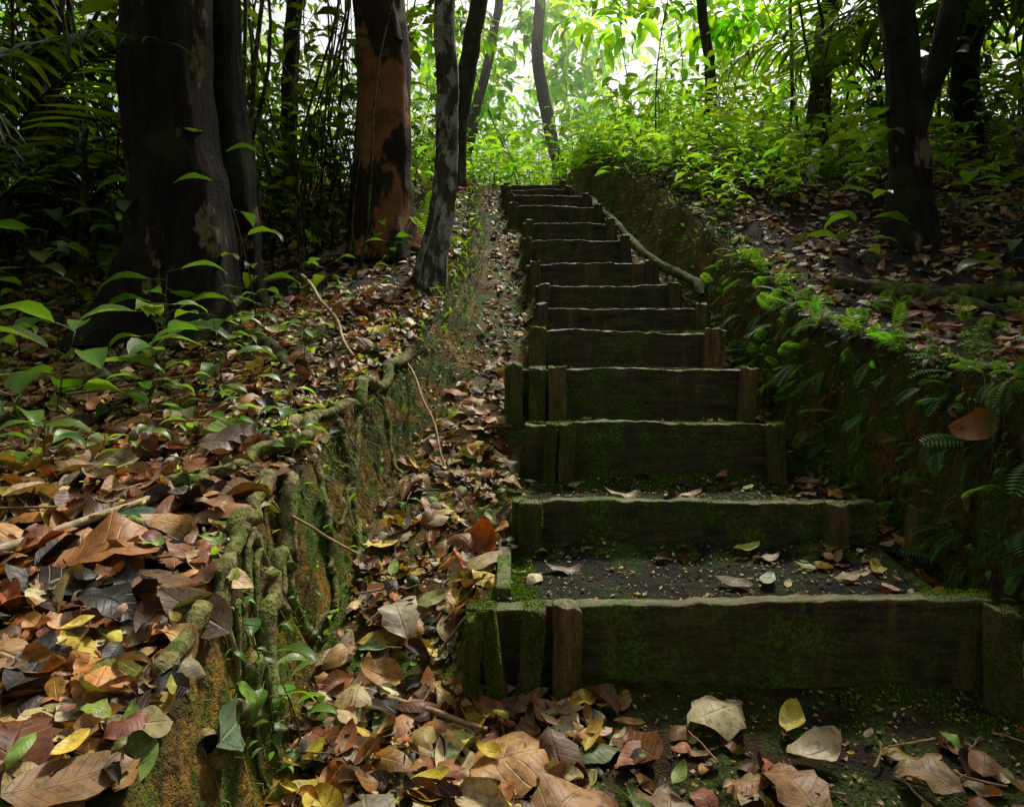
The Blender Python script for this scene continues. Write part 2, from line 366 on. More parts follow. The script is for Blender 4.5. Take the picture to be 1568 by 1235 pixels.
lg.tube(P,np.interp(t,[0,.3,6],[.012,.028,.02])+.004*np.sin(t*5),(.13,.14,.05),10,.3);lg.build('mossy_log',M_root)
# ------------------------------------------------------------ roots
def root(name,pts,r0,r1,col=(.24,.20,.09),sub=None,lift=.55,wob=.02):
    b=Batch();P=drape(pts,60,r0*lift,wob);q=np.arange(60);b.tube(P,np.linspace(r0,r1,60)*(1+.35*fbm(q*.25,q*0,int(r0*9000))),col,10,.3)
    for q in sub or []:
        P=drape(q,24,r0*.6,wob);b.tube(P,np.linspace(r0*.55,r1*.3,24),col,7,.3)
    b.build(name,M_root)
root('tree_root',[(-.43,2.8),(-.47,2.55),(-.51,2.42),(-.53,2.3),(-.60,2.1),(-.60,1.9),(-.66,1.75),(-.70,1.62),(-.78,1.52)],.024,.017,sub=[[(-.53,2.3),(-.48,2.1),(-.47,1.95),(-.50,1.8)],[(-.61,2.05),(-.7,2.0),(-.85,1.98)],[(-.5,2.5),(-.42,2.4),(-.38,2.25)]],lift=1.5,wob=.03)
root('tree_root',[(-.60,1.66),(-.575,1.5),(-.555,1.38),(-.53,1.25),(-.51,1.12),(-.49,.98)],.022,.014,sub=[[(-.57,1.5),(-.52,1.42),(-.49,1.3)],[(-.55,1.3),(-.5,1.22),(-.42,1.2)]],lift=1.3)
root('tree_root',[(-.56,1.72),(-.52,1.58),(-.50,1.46),(-.48,1.36),(-.465,1.26),(-.45,1.15),(-.44,1.0)],.026,.016,sub=[[(-.52,1.58),(-.46,1.60),(-.43,1.68)],[(-.5,1.5),(-.53,1.4),(-.52,1.3),(-.47,1.2)]],lift=1.3)
root('tree_root',[(-.56,1.95),(-.50,1.85),(-.46,1.78),(-.43,1.7)],.013,.008,lift=1.3)
root('tree_root',[(-.55,2.15),(-.48,2.1),(-.44,1.98),(-.42,1.9)],.012,.007,lift=1.3)
root('tree_root',[(1.35,2.9),(1.7,2.75),(2.1,2.5),(2.6,2.45)],.04,.03,(.09,.07,.045),sub=[[(1.7,2.75),(1.8,2.4),(2.1,2.2)]])
root('tree_root',[(-1.5,3.1),(-1.1,2.95),(-.9,2.7),(-.8,2.5)],.045,.015,(.06,.045,.03))
root('tree_root',[(-.8,4.5),(-.55,4.3),(-.42,4.1)],.05,.02,(.06,.045,.03))
# ------------------------------------------------------------ dead leaves
near=[leaf_tpl(9,4,r,f,c,rp,p,lb,tw) for r,f,c,rp,p,lb,tw in
 [(.45,.25,.5,.02,.85,0,.3),(.5,-.3,-.5,.03,.8,0,-.3),(.55,.5,.9,.03,.9,0,.5),(.42,-.2,.3,.04,1.0,0,.8),(.62,.15,-.7,.05,.9,26,0),
  (.35,.7,.4,.02,.85,0,.2),(.5,-.5,-1.0,.03,.9,0,.6),(.58,.35,1.3,.04,.85,0,-.6),(.5,.1,.15,.02,.8,0,.1),(.66,-.25,-.35,.05,.95,22,.3),(.4,.9,-.6,.02,.9,0,0)]]
low=[leaf_tpl(4,2,r,f,c,.04,.9) for r,f,c in [(.5,.3,.5),(.5,-.4,-.6),(.6,.5,1.0),(.4,.2,-.4),(.55,-.6,.9)]]
tuft=[leaf_tpl(2,1,r,0,c,.04,.9) for r,c in [(.5,.5),(.5,-.6),(.4,.9)]]
PAL=np.array([(.24,.11,.036),(.40,.21,.070),(.15,.055,.020),(.48,.34,.15),(.31,.225,.115),(.055,.030,.018),(.58,.44,.05),(.18,.26,.04),(.40,.155,.035),(.58,.49,.28),(.026,.018,.013)])
def litter(B,N,x0,x1,y0,y1,smin,smax,w,tpl,acc=None,lift=.02,tilt=.35,slope=.62,pw=2.0,base=.004):
    X=rng.uniform(x0,x1,N);Y=rng.uniform(y0,y1,N)
    if acc is not None:
        m=acc(X,Y);X=X[m];Y=Y[m]
    n=Hn(X,Y);m=(n[:,2]>slope)|(rng.random(len(X))<.04);X=X[m];Y=Y[m];n=n[m];N=len(X)
    if N==0:return
    z=H(X,Y)
    pos=np.stack([X,Y,z],-1)+n*(base+lift*rng.random(N)**1.5)[:,None]
    n=n+rdir(N)*tilt*rng.random((N,1))**.8;n/=np.linalg.norm(n,axis=1,keepdims=True)
    t=rdir(N);t-=n*(t*n).sum(1,keepdims=True)
    R=basis(t,n);s=smin+(smax-smin)*rng.random(N)**pw
    pos=pos-R[:,:,0]*s[:,None]*.45
    w=np.array(w,float);w/=w.sum()
    c=PAL[rng.choice(len(PAL),N,p=w)]*(.35+.95*rng.random((N,1)))*(1+.10*rng.normal(size=(N,3)))
    B.inst(tpl,pos,R,s,np.clip(c,.004,.65),.7+.5*rng.random(N))
W1=[5,5,4.5,2.8,2.6,3.2,1.4,1.5,5,1.6,2.4]; W2=[3,5.5,2.5,5,4,2.6,4.2,2.4,4,4,1.6]; W3=[3,2,3,2,2,4,1,1.4,1.2,1,4]
WY=[0,0,0,1,0,0,5,4,1,1.5,0]
B=Batch()
onleft=lambda X,Y:X<np.interp(Y,LTY,LTX)+.03
onright=lambda X,Y:X>np.interp(Y,RBY,RTX)-.02
def gutl(X,Y):
    xl=np.interp(Y,[s[0] for s in ST],[s[2] for s in ST]);return (X>np.interp(Y,LBY,LBX)-.0)&(X<xl-.0)&(rng.random(len(X))<.75+.5*vn(X*6,Y*6,77))
def gutr(X,Y):
    xr=np.interp(Y,[s[0] for s in ST],[s[3] for s in ST]);return (X<np.interp(Y,RBY,RBX)+.1)&(X>xr+.0)
litter(B,4800,-2.0,-.38,.5,2.0,.03,.16,W1,near,onleft,.035,.5,pw=2.4)
litter(B,5200,-2.8,-.38,1.8,3.6,.03,.13,W2,near,onleft,.03,.45,pw=2.2)
litter(B,7000,-5.0,-.3,3.4,8,.04,.13,W2,low,onleft,.03)
litter(B,2500,-7.0,-2,1.5,4,.05,.12,W3,low,onleft,.03)
litter(B,1500,-.45,.0,.95,3.0,.025,.12,W2,near,gutl,.03,.55)
litter(B,1500,-.3,.15,3.0,7,.03,.08,W3,low,gutl,.02,.5)
litter(B,480,-.42,.25,.9,1.46,.03,.15,W2,near,None,.03,.45)
litter(B,260,.2,1.3,.9,1.44,.03,.11,W1,near,lambda X,Y:(vn(X*5,Y*5,3)>-.1)&((Y<1.33)|(X<.1)),.015,.3)
litter(B,700,.9,1.4,1.5,3.0,.03,.10,W1,near,gutr,.02,.4)
litter(B,500,.6,1.1,3.0,7,.03,.08,W3,low,gutr,.02,.4)
litter(B,5200,.9,5,1.3,4.5,.04,.11,W2,low,onright,.02,.35)
litter(B,5000,.7,6,4.3,9,.05,.12,W3,low,onright,.02,.35)
litter(B,520,-2.2,-.45,.7,3.4,.02,.06,WY,near,onleft,.03,.4,base=.025)
litter(B,160,-.42,.3,.95,2.6,.02,.06,WY,near,lambda X,Y:gutl(X,Y)|(Y<1.4),.03,.4,base=.02)
def tr_acc(X,Y):
    k_=np.searchsorted([s[0] for s in ST],Y)-1;y1=np.array([s[0] for s in ST]+[7.2])[k_+1];y0=np.array([s[0] for s in ST])[k_]
    xr=np.array([s[3] for s in ST])[k_];xl=np.array([s[2] for s in ST])[k_]
    return (X>xl+.03)&(X<xr-.04)&(Y>y0+.07)&(Y<y1-.045)&(rng.random(len(X))<.06+.6*sm((X-xr+.5)/.45)*(vn(X*5,Y*7,12)>-.15)+.25*sm((Y-y1+.12)/.06))
litter(B,1900,.0,1.1,1.55,3.9,.02,.08,[3,3,2,4,3,3,3.5,3,3,4,2],near,tr_acc,.010,.25,-1)
litter(B,4200,.0,1.1,1.55,3.9,.006,.022,[3,3,2,4,3,3,1.5,2,3,4,2],low,lambda X,Y:~((X<.03)|(X>1.02)),.004,.3,-1)
litter(B,350,-.1,.9,4.1,7,.03,.08,W3,low,lambda X,Y:rng.random(len(X))<.6,.01,.3)
litter(B,12000,-2.2,1.3,.6,3.5,.008,.035,W2,low,lambda X,Y:~((X>0)&(X<1.05)&(Y>1.0)),.02,.7)
litter(B,1200,.0,1.2,.9,1.48,.006,.022,W2,low,None,.006,.5)
HL=[(-.278,1.67,.15,(.38,.33,.22),2.0,4),(.007,1.26,.21,(.50,.27,.08),.3,9),(-.142,1.20,.085,(.60,.48,.03),.2,8),(.407,1.37,.155,(.46,.40,.22),.5,9),
(.56,1.37,.09,(.60,.50,.08),.9,2),(.57,1.28,.13,(.56,.47,.29),.1,2),(.158,1.31,.085,(.56,.40,.08),1.0,5),(-.09,1.92,.21,(.36,.10,.02),1.1,7),
(-.06,1.82,.17,(.38,.28,.12),1.0,1),(-.198,1.74,.085,(.38,.42,.14),.4,8),(-.317,1.85,.06,(.30,.42,.08),1.4,8),(.66,1.92,.085,(.50,.52,.08),.1,0),
(.636,1.70,.075,(.36,.42,.26),.8,8),(.54,1.68,.10,(.22,.17,.11),2.7,0),(.139,1.79,.12,(.22,.16,.11),3.1,3),(.36,2.22,.13,(.38,.28,.16),3.0,3),(.57,2.17,.09,(.46,.26,.12),.2,0),
(.79,2.28,.05,(.55,.45,.1),.4,8),(.73,2.38,.07,(.40,.20,.07),.2,2),(-.78,1.44,.14,(.04,.10,.06),.3,9),(-.84,1.28,.075,(.22,.38,.20),.1,8),(-.72,1.27,.21,(.36,.15,.04),.7,4),
(-.78,1.15,.17,(.035,.022,.018),2.9,0),(-.47,1.13,.06,(.22,.40,.06),.2,8),(-.13,1.29,.065,(.38,.48,.10),1.1,8),(-.37,1.26,.08,(.50,.42,.03),1.3,5),(-.47,1.06,.12,(.16,.24,.13),1.3,4),
(-.30,1.40,.14,(.04,.04,.03),2.8,9),(-1.06,4.35,.30,(.38,.34,.28),.2,4),(-.9,1.0,.17,(.34,.18,.06),.8,4),(-1.0,1.2,.16,(.36,.19,.07),.2,9),(-.75,.95,.16,(.28,.13,.05),2.2,1),(-.85,1.62,.16,(.38,.20,.08),.5,0),
(-1.1,1.75,.15,(.34,.18,.06),.3,2),(-.24,1.12,.15,(.22,.19,.12),1.8,9),(.10,1.13,.17,(.44,.26,.12),.9,4),(-.15,1.95,.12,(.28,.12,.05),2.2,6),(-.22,2.05,.09,(.36,.24,.1),.7,1),(-.30,1.50,.12,(.40,.22,.08),2.9,2),
(1.14,2.50,.13,(.26,.18,.13),1.4,9),(-.32,1.56,.07,(.25,.38,.18),.1,5),(-1.35,2.9,.14,(.48,.42,.12),.3,8),(-1.02,3.0,.14,(.50,.42,.2),2.8,0),(-.95,2.55,.10,(.50,.42,.08),1,2),(1.22,1.75,.15,(.34,.14,.05),2.6,2),
(-1.12,1.5,.12,(.50,.42,.05),.3,5),(.72,1.2,.12,(.36,.24,.12),2.4,4),(.85,1.24,.1,(.27,.13,.06),.9,6),(.48,1.18,.16,(.36,.20,.09),1.9,4),
(.85,1.72,.08,(.34,.26,.13),.3,0),(.95,1.78,.07,(.5,.4,.08),1.3,2),(.78,1.82,.06,(.3,.33,.1),2.3,8),(.90,1.88,.07,(.35,.2,.1),.9,5),(.70,1.88,.08,(.42,.33,.2),.2,3)]
for (x,y,s,c,a,ti) in HL:
    xx=np.array([x]);yy=np.array([y]);e=.06
    n=np.stack([-(H(xx+e,yy)-H(xx-e,yy))/(2*e),-(H(xx,yy+e)-H(xx,yy-e))/(2*e),np.ones(1)],-1)
    if 0<x<1.05 and y>1.5: n=np.array([[0,0,1.]])
    n[0,1]-=.12;n=n+.08*rdir(1);n/=np.linalg.norm(n)
    t=np.array([[math.cos(a),math.sin(a),0]]);t-=n*(t*n).sum();R=basis(t,n)
    pos=np.stack([xx,yy,H(xx,yy)],-1)+n*(.035 if not(0<x<1.05 and y>1.5) else .016)-R[:,:,0]*s*.5
    B.inst([near[ti]],pos,R,np.array([s]),np.array([c])*.9,np.array([1.0]))
B.build('leaf_litter',M_dead)
# ------------------------------------------------------------ twigs
B=Batch()
def stick(x0,y0,x1,y1,r,col,up0=.01,up1=.01,bend=.03):
    t=np.linspace(0,1,14);x=x0+(x1-x0)*t;y=y0+(y1-y0)*t;L=math.hypot(x1-x0,y1-y0)
    x=x+bend*L*np.sin(t*3.1)*(1)+.01*L*np.sin(t*13);z0=float(H(x0,y0))+up0;z1=float(H(x1,y1))+up1
    z=np.maximum(z0+(z1-z0)*t,H(x,y,False)+r*.6)
    B.tube(np.stack([x,y,z],-1),np.linspace(r,r*.6,14),col,6,.25)
for a in [(-1.05,3.4,-.62,2.65,.010,(.42,.33,.18),.18,.03),(-.96,1.25,-.72,1.62,.012,(.50,.42,.25),.03,.03),(-.72,1.62,-.37,1.62,.0045,(.38,.25,.13),.03,.2),
          (-.42,2.75,-.22,2.3,.006,(.40,.30,.17),.05,.02),(-1.9,3.3,-1.15,3.9,.014,(.12,.09,.05),.08,.05),(-1.5,2.3,-.95,2.6,.007,(.3,.2,.1),.05,.02),(-.38,1.46,-.05,1.33,.008,(.36,.24,.12),.02,.03),
          (-1.2,2.1,-.8,2.0,.006,(.35,.27,.14),.03,.04)]:
    stick(*a)
for q in range(420):
    if q<200:x,y=rng.uniform(-2.2,-.7),rng.uniform(.8,4.5)
    elif q<270:x,y=rng.uniform(-.35,-.15),rng.uniform(1,2.6)
    elif q<380:x,y=rng.uniform(1.5,3.5),rng.uniform(1.6,5)
    else:x,y=rng.uniform(0,1.1),rng.uniform(.95,1.3)
    L=rng.uniform(.05,.22) if q<380 else rng.uniform(.04,.1)
    if 200<=q<270:L*=.5
    a=rng.random()*6.3
    stick(x,y,x+L*math.cos(a),y+L*math.sin(a),rng.uniform(.0012,.004),np.array((.28,.19,.10))*rng.uniform(.3,1.5),.01+.02*rng.random(),.01+.03*rng.random(),rng.normal()*.08)
B.build('fallen_twigs',M_twig)
# ------------------------------------------------------------ rootlets / grass hanging on the cut banks
B=Batch()
def strips(N,x,y,L,w,col,out,green):
    n=Hn(x,y);n=n/np.linalg.norm(n,axis=1,keepdims=True)
    p0=np.stack([x,y,H(x,y)],-1)-n*.003
    seg=5;t=np.linspace(0,1,seg)
    d=n*out[:,None]+rdir(N)*.35+np.array([0,0,.25 if green else -.2]);d/=np.linalg.norm(d,axis=1,keepdims=True)
    P=p0[:,None,:]+d[:,None,:]*(L[:,None]*t[None]*(1-.45*t[None]))[...,None]
    P[...,2]-=(L[:,None]*(t[None]**2)*rng.uniform(.25,.9,(N,1)))
    P+= .05*L[:,None,None]*np.sin(t[None,:,None]*rng.uniform(3,9,(N,1,1))+rng.random((N,1,3))*6)
    sd=np.cross(d,rdir(N));sd/=np.linalg.norm(sd,axis=1,keepdims=True)
    ww=w[:,None]*(1-.8*t[None])
    V=np.stack([P-sd[:,None,:]*ww[...,None],P+sd[:,None,:]*ww[...,None]],2).reshape(N,-1,3)
    m=seg*2;k_=np.arange(seg-1)*2;f=np.stack([k_,k_+1,k_+3,k_+2],-1)
    FF=(f[None]+(np.arange(N)*m)[:,None,None]).reshape(-1,4)
    B.add(V.reshape(-1,3),FF,np.repeat(col,m,0),np.tile([[.5,.5,0.]],(N*m,1)))
def facepts(N,y0,y1,left=True,lo=.15,hi=1.0):
    y=y0+(y1-y0)*rng.random(N)**1.2;t=rng.uniform(lo,hi,N)
    if left:a=np.interp(y,LBY,LBX);b=np.interp(y,LTY,LTX)
    else:a=np.interp(y,RBY,RBX);b=np.interp(y,RBY,RTX)
    return a+(b-a)*t,y
x,y=facepts(6000,1.0,5.5);m=(y>1.9)|(rng.random(len(y))<.45);x=x[m];y=y[m];N=len(x)
pc=np.array([(.26,.19,.07),(.18,.11,.04),(.10,.16,.02),(.20,.24,.03),(.32,.25,.10)])
strips(N,x,y,rng.uniform(.02,.15,N)*np.where(y>1.9,1,.5),rng.uniform(.0006,.0016,N),pc[rng.integers(0,5,N)]*rng.uniform(.5,1.2,(N,1)),rng.uniform(.1,.8,N),False)
x,y=facepts(2600,1.9,7,True,.6,1.15);N=len(x)
strips(N,x,y,rng.uniform(.03,.13,N),rng.uniform(.001,.0025,N),np.array([(.13,.18,.02)])*rng.uniform(.5,1.5,(N,1)),rng.uniform(.4,1,N),True)
x,y=facepts(5500,1.6,7,False,.1,1.1);N=len(x)
strips(N,x,y,rng.uniform(.02,.12,N),rng.uniform(.0006,.002,N),pc[rng.integers(0,5,N)]*rng.uniform(.3,1.,(N,1)),rng.uniform(.1,.8,N),False)
B.build('bank_rootlets_and_grass',M_twig)
# moss tufts
B=Batch()
def mossat(P,n,h,col):
    N=len(P);d=n+rdir(N)*.6;d/=np.linalg.norm(d,axis=1,keepdims=True)
    R=basis(d,rdir(N));B.inst(tuft,P,R,h,col)
def mcol(N):return np.array([(.12,.21,.014)])*rng.uniform(.4,1.6,(N,1))
for (x0,x1,y0,y1,N) in [(-.16,.16,1.40,1.5,1500),(-.06,.06,1.53,1.97,4000),(-.14,.0,1.6,2.4,2200),(.0,.4,2.02,2.14,1800),(.0,.95,2.27,2.41,3200),(.05,.9,2.5,2.66,3000),(.0,.85,2.72,2.9,2400),(.7,1.1,1.36,1.48,1800),(-.15,.1,2.3,2.7,1800),(.05,1.0,1.53,1.58,800),(.0,1.0,2.0,2.05,900),(.1,.9,3.0,3.2,1200)]:
    X=rng.uniform(x0,x1,N);Y=rng.uniform(y0,y1,N);m=vn(X*22,Y*22,5)+vn(X*6,Y*6,6)*.6>-.04;X=X[m];Y=Y[m]
    mossat(np.stack([X,Y,H(X,Y)],-1),Hn(X,Y),rng.uniform(.003,.010,len(X)),mcol(len(X)))
for q,(sx,sw,tl_,top,zlo,zc,fy,ms) in enumerate(STK[:16]):
    if ms<.4: continue
    N=int(900*ms);Z=rng.uniform(zlo,top,N);X=sx+rng.uniform(-sw,sw,N)+(Z-zc)*math.sin(tl_)
    m=vn(X*30+q,Z*18,8)+.5*(ms-.7)>-.06;X=X[m];Z=Z[m]
    mossat(np.stack([X,np.full(len(X),fy+.001),Z],-1),np.tile([[0,-1.,.25]],(len(X),1)),rng.uniform(.003,.008,len(X)),mcol(len(X)))
    N=150;X=sx+rng.uniform(-sw,sw,N)+(top-zc)*math.sin(tl_);Y=fy+.022+rng.uniform(-.02,.02,N)
    mossat(np.stack([X,Y,np.full(N,top)],-1),np.tile([[0,0,1.]],(N,1)),rng.uniform(.003,.008,N),mcol(N))
# thin moss on the riser faces near their lower and outer edges
for (y0,zt,xl,xr,zlo,N) in [(1.5,-.56,.15,1.0,-.74,2600),(1.98,-.451,.1,.9,-.55,1500),(2.417,-.273,.2,.9,-.45,1500),(2.666,-.089,.2,.88,-.27,1300)]:
    X=rng.uniform(xl,xr,N);Z=zlo+(zt-zlo)*rng.random(N)**1.5
    m=vn(X*16,Z*16,18)+.5*vn(X*40,Z*40,19)+.25*sm((X-xr+.3)/.3)>.2;X=X[m];Z=Z[m]
    mossat(np.stack([X,np.full(len(X),y0-.003),Z],-1),np.tile([[0,-1.,.25]],(len(X),1)),rng.uniform(.003,.008,len(X)),mcol(len(X))*.8)
for (y0,zt,xl,xr,N) in [(1.5,-.575,-.1,.3,1400),(1.5,-.55,.8,1.06,1000),(1.98,-.451,0,1.0,900),(2.417,-.273,.05,.9,1300),(2.666,-.089,0,.9,1300),(2.9,.061,.1,.85,900),(3.2,.178,.1,.85,500)]:
    X=rng.uniform(xl,xr,N);m=vn(X*14,X*0+y0,8)>-.05;X=X[m];n=np.tile([[0,0,1.]],(len(X),1))
    mossat(np.stack([X,y0+rng.uniform(-.0,.04,len(X)),np.full(len(X),zt)],-1),n,rng.uniform(.003,.008,len(X)),mcol(len(X)))
x,y=facepts(12000,1.0,4.5,True,-.1,1.1);m=vn(x*9,y*9,44)>.02;x=x[m];y=y[m]
mossat(np.stack([x,y,H(x,y)],-1),Hn(x,y),rng.uniform(.003,.009,len(x)),mcol(len(x))*.9)
x,y=facepts(12000,1.6,5.5,False,-.1,1.0);m=vn(x*9,y*9,44)>-.0;x=x[m];y=y[m]
mossat(np.stack([x,y,H(x,y)],-1),Hn(x,y),rng.uniform(.004,.010,len(x)),mcol(len(x))*.6)
B.build('moss_cover',M_moss)
# ------------------------------------------------------------ green plants
gl=[leaf_tpl(6,4,r,f,c,.015,p,0,tw,.9) for r,f,c,p,tw in [(.46,.3,-.5,.9,.1),(.40,.2,-.7,.85,-.2),(.52,.3,-.4,.9,.2),(.36,.4,-.6,.8,0)]]
gs=[leaf_tpl(3,2,r,f,c,.02,.9) for r,f,c in [(.42,.3,-.5),(.36,.2,-.8),(.5,.4,-.3),(.3,.3,-.4)]]
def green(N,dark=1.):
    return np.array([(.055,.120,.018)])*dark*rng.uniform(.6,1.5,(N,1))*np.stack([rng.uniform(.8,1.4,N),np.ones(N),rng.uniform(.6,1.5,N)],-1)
def plant(B,x,y,h,nl,ll,dark=1.,tpl=gl,lean=.25):
    z=float(H(x,y))
    a=rng.random()*6.3;t=np.linspace(0,1,8);ln=lean*h
    P=np.stack([x+ln*math.cos(a)*t**1.6,y+ln*math.sin(a)*t**1.6,z+h*t],-1)
    B.tube(P,np.linspace(.0022+.003*h,.0012,8),np.array((.05,.06,.02))*dark,5)
    tt=np.linspace(.35,1,nl)
    az=a+np.arange(nl)*2.4+rng.normal(size=nl)*.3
    base=np.stack([np.interp(tt,t,P[:,q]) for q in range(3)],-1)
    el=rng.uniform(-.15,.5,nl)
    d=np.stack([np.cos(az)*np.cos(el),np.sin(az)*np.cos(el),np.sin(el)],-1)
    pl=ll*.3;tip=base+d*pl
    for q in range(nl):B.tube(np.stack([base[q],(base[q]+tip[q])/2+[0,0,.004],tip[q]]),.0012+.004*ll,np.array((.06,.09,.02))*dark,3)
    up=np.array([0,0,1.])+rdir(nl)*.3
    B.inst(tpl,tip,basis(d+rdir(nl)*.12-np.array([0,0,.12]),up),ll*rng.uniform(.6,1.15,nl),green(nl,dark))
for (x,y,h,nl,ll) in [(-.44,1.26,.20,8,.09),(-.40,1.30,.14,5,.07),(-.62,1.86,.14,7,.09),(-.58,1.80,.10,6,.07),(-.43,1.34,.06,4,.06),(-.78,2.55,.18,8,.09),(-1.02,2.4,.26,8,.18),(-1.28,2.5,.30,8,.22),(-1.50,2.25,.28,8,.24),(-1.70,2.1,.26,7,.22),(-1.4,2.75,.38,8,.2),
    (-1.2,3.0,.3,8,.16),(-1.85,3.1,.75,10,.24),(-2.1,2.9,.6,9,.2),(-1.12,3.0,.92,6,.18),(-.95,3.4,.25,7,.14),(-.98,1.75,.10,6,.08),(-1.35,1.9,.18,6,.15),(-.68,2.15,.12,7,.07),(-1.6,1.75,.20,6,.16),
    (-.6,3.6,.14,6,.09),(-.7,4.1,.25,7,.14),(-.45,4.3,.22,8,.12),(-.5,4.9,.3,8,.13),(1.06,2.25,.08,7,.05),(1.02,2.75,.12,7,.06),(1.38,1.75,.17,8,.11),(1.9,2.6,.3,8,.18),(1.5,3.0,.35,8,.16),(2.3,2.9,.5,9,.25),(1.9,3.4,.6,10,.2),(-.42,1.20,.05,4,.05),(-.95,2.15,.12,7,.09),(-1.15,2.15,.15,7,.11),(-1.25,1.35,.1,5,.09),(-.98,.90,.10,5,.09),
    (-1.9,2.5,.3,8,.2),(-2.1,2.4,.35,8,.2),(-.85,2.8,.16,7,.09),(-1.0,2.65,.16,7,.09),(-2.3,2.7,.4,9,.18),(-2.0,3.0,.5,9,.18),(-2.4,3.3,.7,9,.2),(-.72,1.95,.10,6,.07),(-1.2,1.75,.12,6,.1),(-.9,1.9,.09,6,.07),(-1.05,2.9,.2,8,.11),(-.33,2.1,.05,4,.04)]:
    b=Batch();plant(b,x,y,h,nl,ll,1.7 if y<2.85 and x<0 else .8);b.build('seedling_plant',M_green)
def frond_tpl(npair=14,curl=-.9,plen=.22,wid=.028):
    Vs=[];Fs=[];Us=[];n=0
    t=np.linspace(0,1,npair+3);th=.5+curl*t
    x=np.concatenate([[0],np.cumsum(np.cos(th[1:]))])/(npair+2);z=np.concatenate([[0],np.cumsum(np.sin(th[1:]))])/(npair+2)
    for i in range(2,npair+2):
        pl=plen*math.sin(math.pi*(t[i]*.82+.12))**.8
        for s in(-1,1):
            b=np.array([x[i],0,z[i]]);d=np.array([.35,s*1.,-.12]);d/=np.linalg.norm(d);w=wid
            e=b+d*pl;m=b+d*pl*.45+np.array([0,0,.01])
            V=np.array([b,m+[w,0,0],e,m-[w*.8,0,0]]);Vs.append(V);Fs.append([[n,n+1,n+2,n+3]]);Us.append([[.1,0,0],[.5,.5,0],[1,0,0],[.5,.5,0]]);n+=4
    for i in range(npair+2):
        w=.006
        V=np.array([[x[i],-w,z[i]],[x[i],w,z[i]],[x[i+1],w,z[i+1]],[x[i+1],-w,z[i+1]]]);Vs.append(V);Fs.append([[n,n+1,n+2,n+3]]);Us.append([[.1,.5,0]]*4);n+=4
    return np.concatenate(Vs),np.concatenate(Fs),np.concatenate(Us)
fr=[frond_tpl(12,-1.1,.26,.032),frond_tpl(10,-.8,.30,.036),frond_tpl(14,-1.5,.24,.028)]
B=Batch()
def cool(N,d):return green(N,d)*np.array([.8,1.0,1.4])
x,y=facepts(260,1.5,3.6,False,.15,1.2);N=len(x);n=Hn(x,y)
d=n+rdir(N)*.8+np.array([-.2,-.5,-.45]);d/=np.linalg.norm(d,axis=1,keepdims=True)
B.inst(fr,np.stack([x,y,H(x,y)],-1),basis(d,np.array([0,0,.6])+n+rdir(N)*.25),rng.uniform(.05,.14,N),cool(N,1.6))
N=130;x=rng.uniform(1.15,1.9,N);y=rng.uniform(1.5,2.8,N);n=Hn(x,y);m=x>np.interp(y,RBY,RTX)-.05;x=x[m];y=y[m];n=n[m];N=len(x)
d=n*.2+rdir(N)+np.array([-.3,-.6,-.1]);d/=np.linalg.norm(d,axis=1,keepdims=True)
B.inst(fr,np.stack([x,y,H(x,y)],-1),basis(d,np.array([0,0,1.])+rdir(N)*.25),rng.uniform(.06,.14,N),cool(N,1.1))
x,y=facepts(1500,1.6,7,False,.0,1.4);N=len(x);n=Hn(x,y);d=n+rdir(N)*.8-np.array([0,0,.3])
B.inst(gs,np.stack([x,y,H(x,y)],-1)+n*.01,basis(d,np.array([0,0,1.])+n+rdir(N)*.4),rng.uniform(.012,.045,N),cool(N,1.4))
x,y=facepts(500,2.2,7,True,.3,1.4);N=len(x);n=Hn(x,y);d=n+rdir(N)*.8
B.inst(gs,np.stack([x,y,H(x,y)],-1)+n*.01,basis(d,np.array([0,0,1.])+rdir(N)*.4),rng.uniform(.015,.055,N),green(N,1.1))
x,y=facepts(160,1.1,2.2,True,.1,1.2);N=len(x);n=Hn(x,y);d=n+rdir(N)*.8
B.inst(gs,np.stack([x,y,H(x,y)],-1)+n*.01,basis(d,np.array([0,0,1.])+rdir(N)*.4),rng.uniform(.01,.035,N),green(N,1.8))
B.build('fern_cover',M_fol)
def palm(x,y,h,nf,L,dark,z0=None,az0=0,azr=6.3):
    b=Batch();z=float(H(x,y));b.tube(np.array([(x,y,z-.05),(x+.02,y,z+h*.5),(x,y,z+h)]),.025,(.03,.025,.015),8)
    for f in range(nf):
        az=az0+azr*(f+rng.random()*.5)/nf;el=rng.uniform(.9,1.4);t=np.linspace(0,1,26)
        ang=el-t*rng.uniform(1.0,1.9);dx=np.cumsum(np.cos(ang))/26*L;dz=np.cumsum(np.sin(ang))/26*L
        P=np.stack([x+dx*math.cos(az),y+dx*math.sin(az),z+h+dz],-1)
        b.tube(P,np.linspace(.009,.002,26),np.array((.04,.06,.015))*dark,5)
        T=np.gradient(P,axis=0);T/=np.linalg.norm(T,axis=1,keepdims=True)
        S=np.array([-math.sin(az),math.cos(az),0.])
        for s in(-1,1):
            q=np.arange(4,26);N=len(q);d=T[q]*.6+s*S*.9+rdir(N)*.08-np.array([0,0,.25])
            b.inst(blade,P[q],basis(d,np.array([0,0,1.])+rdir(N)*.15),L*.30*np.sin(np.pi*(q/26*.8+.12))+.03,green(N,dark))
    b.build('palm_plant',M_fol)
blade=[leaf_tpl(5,2,.085,.6,c,.0,.8) for c in(-.4,-.9,-.6)]
palm(-2.9,3.6,.4,9,1.8,.3);palm(-3.3,4.8,.9,8,2.0,.4);palm(3.3,3.8,.9,8,1.8,.4);palm(2.9,5.4,.5,7,1.4,.8)
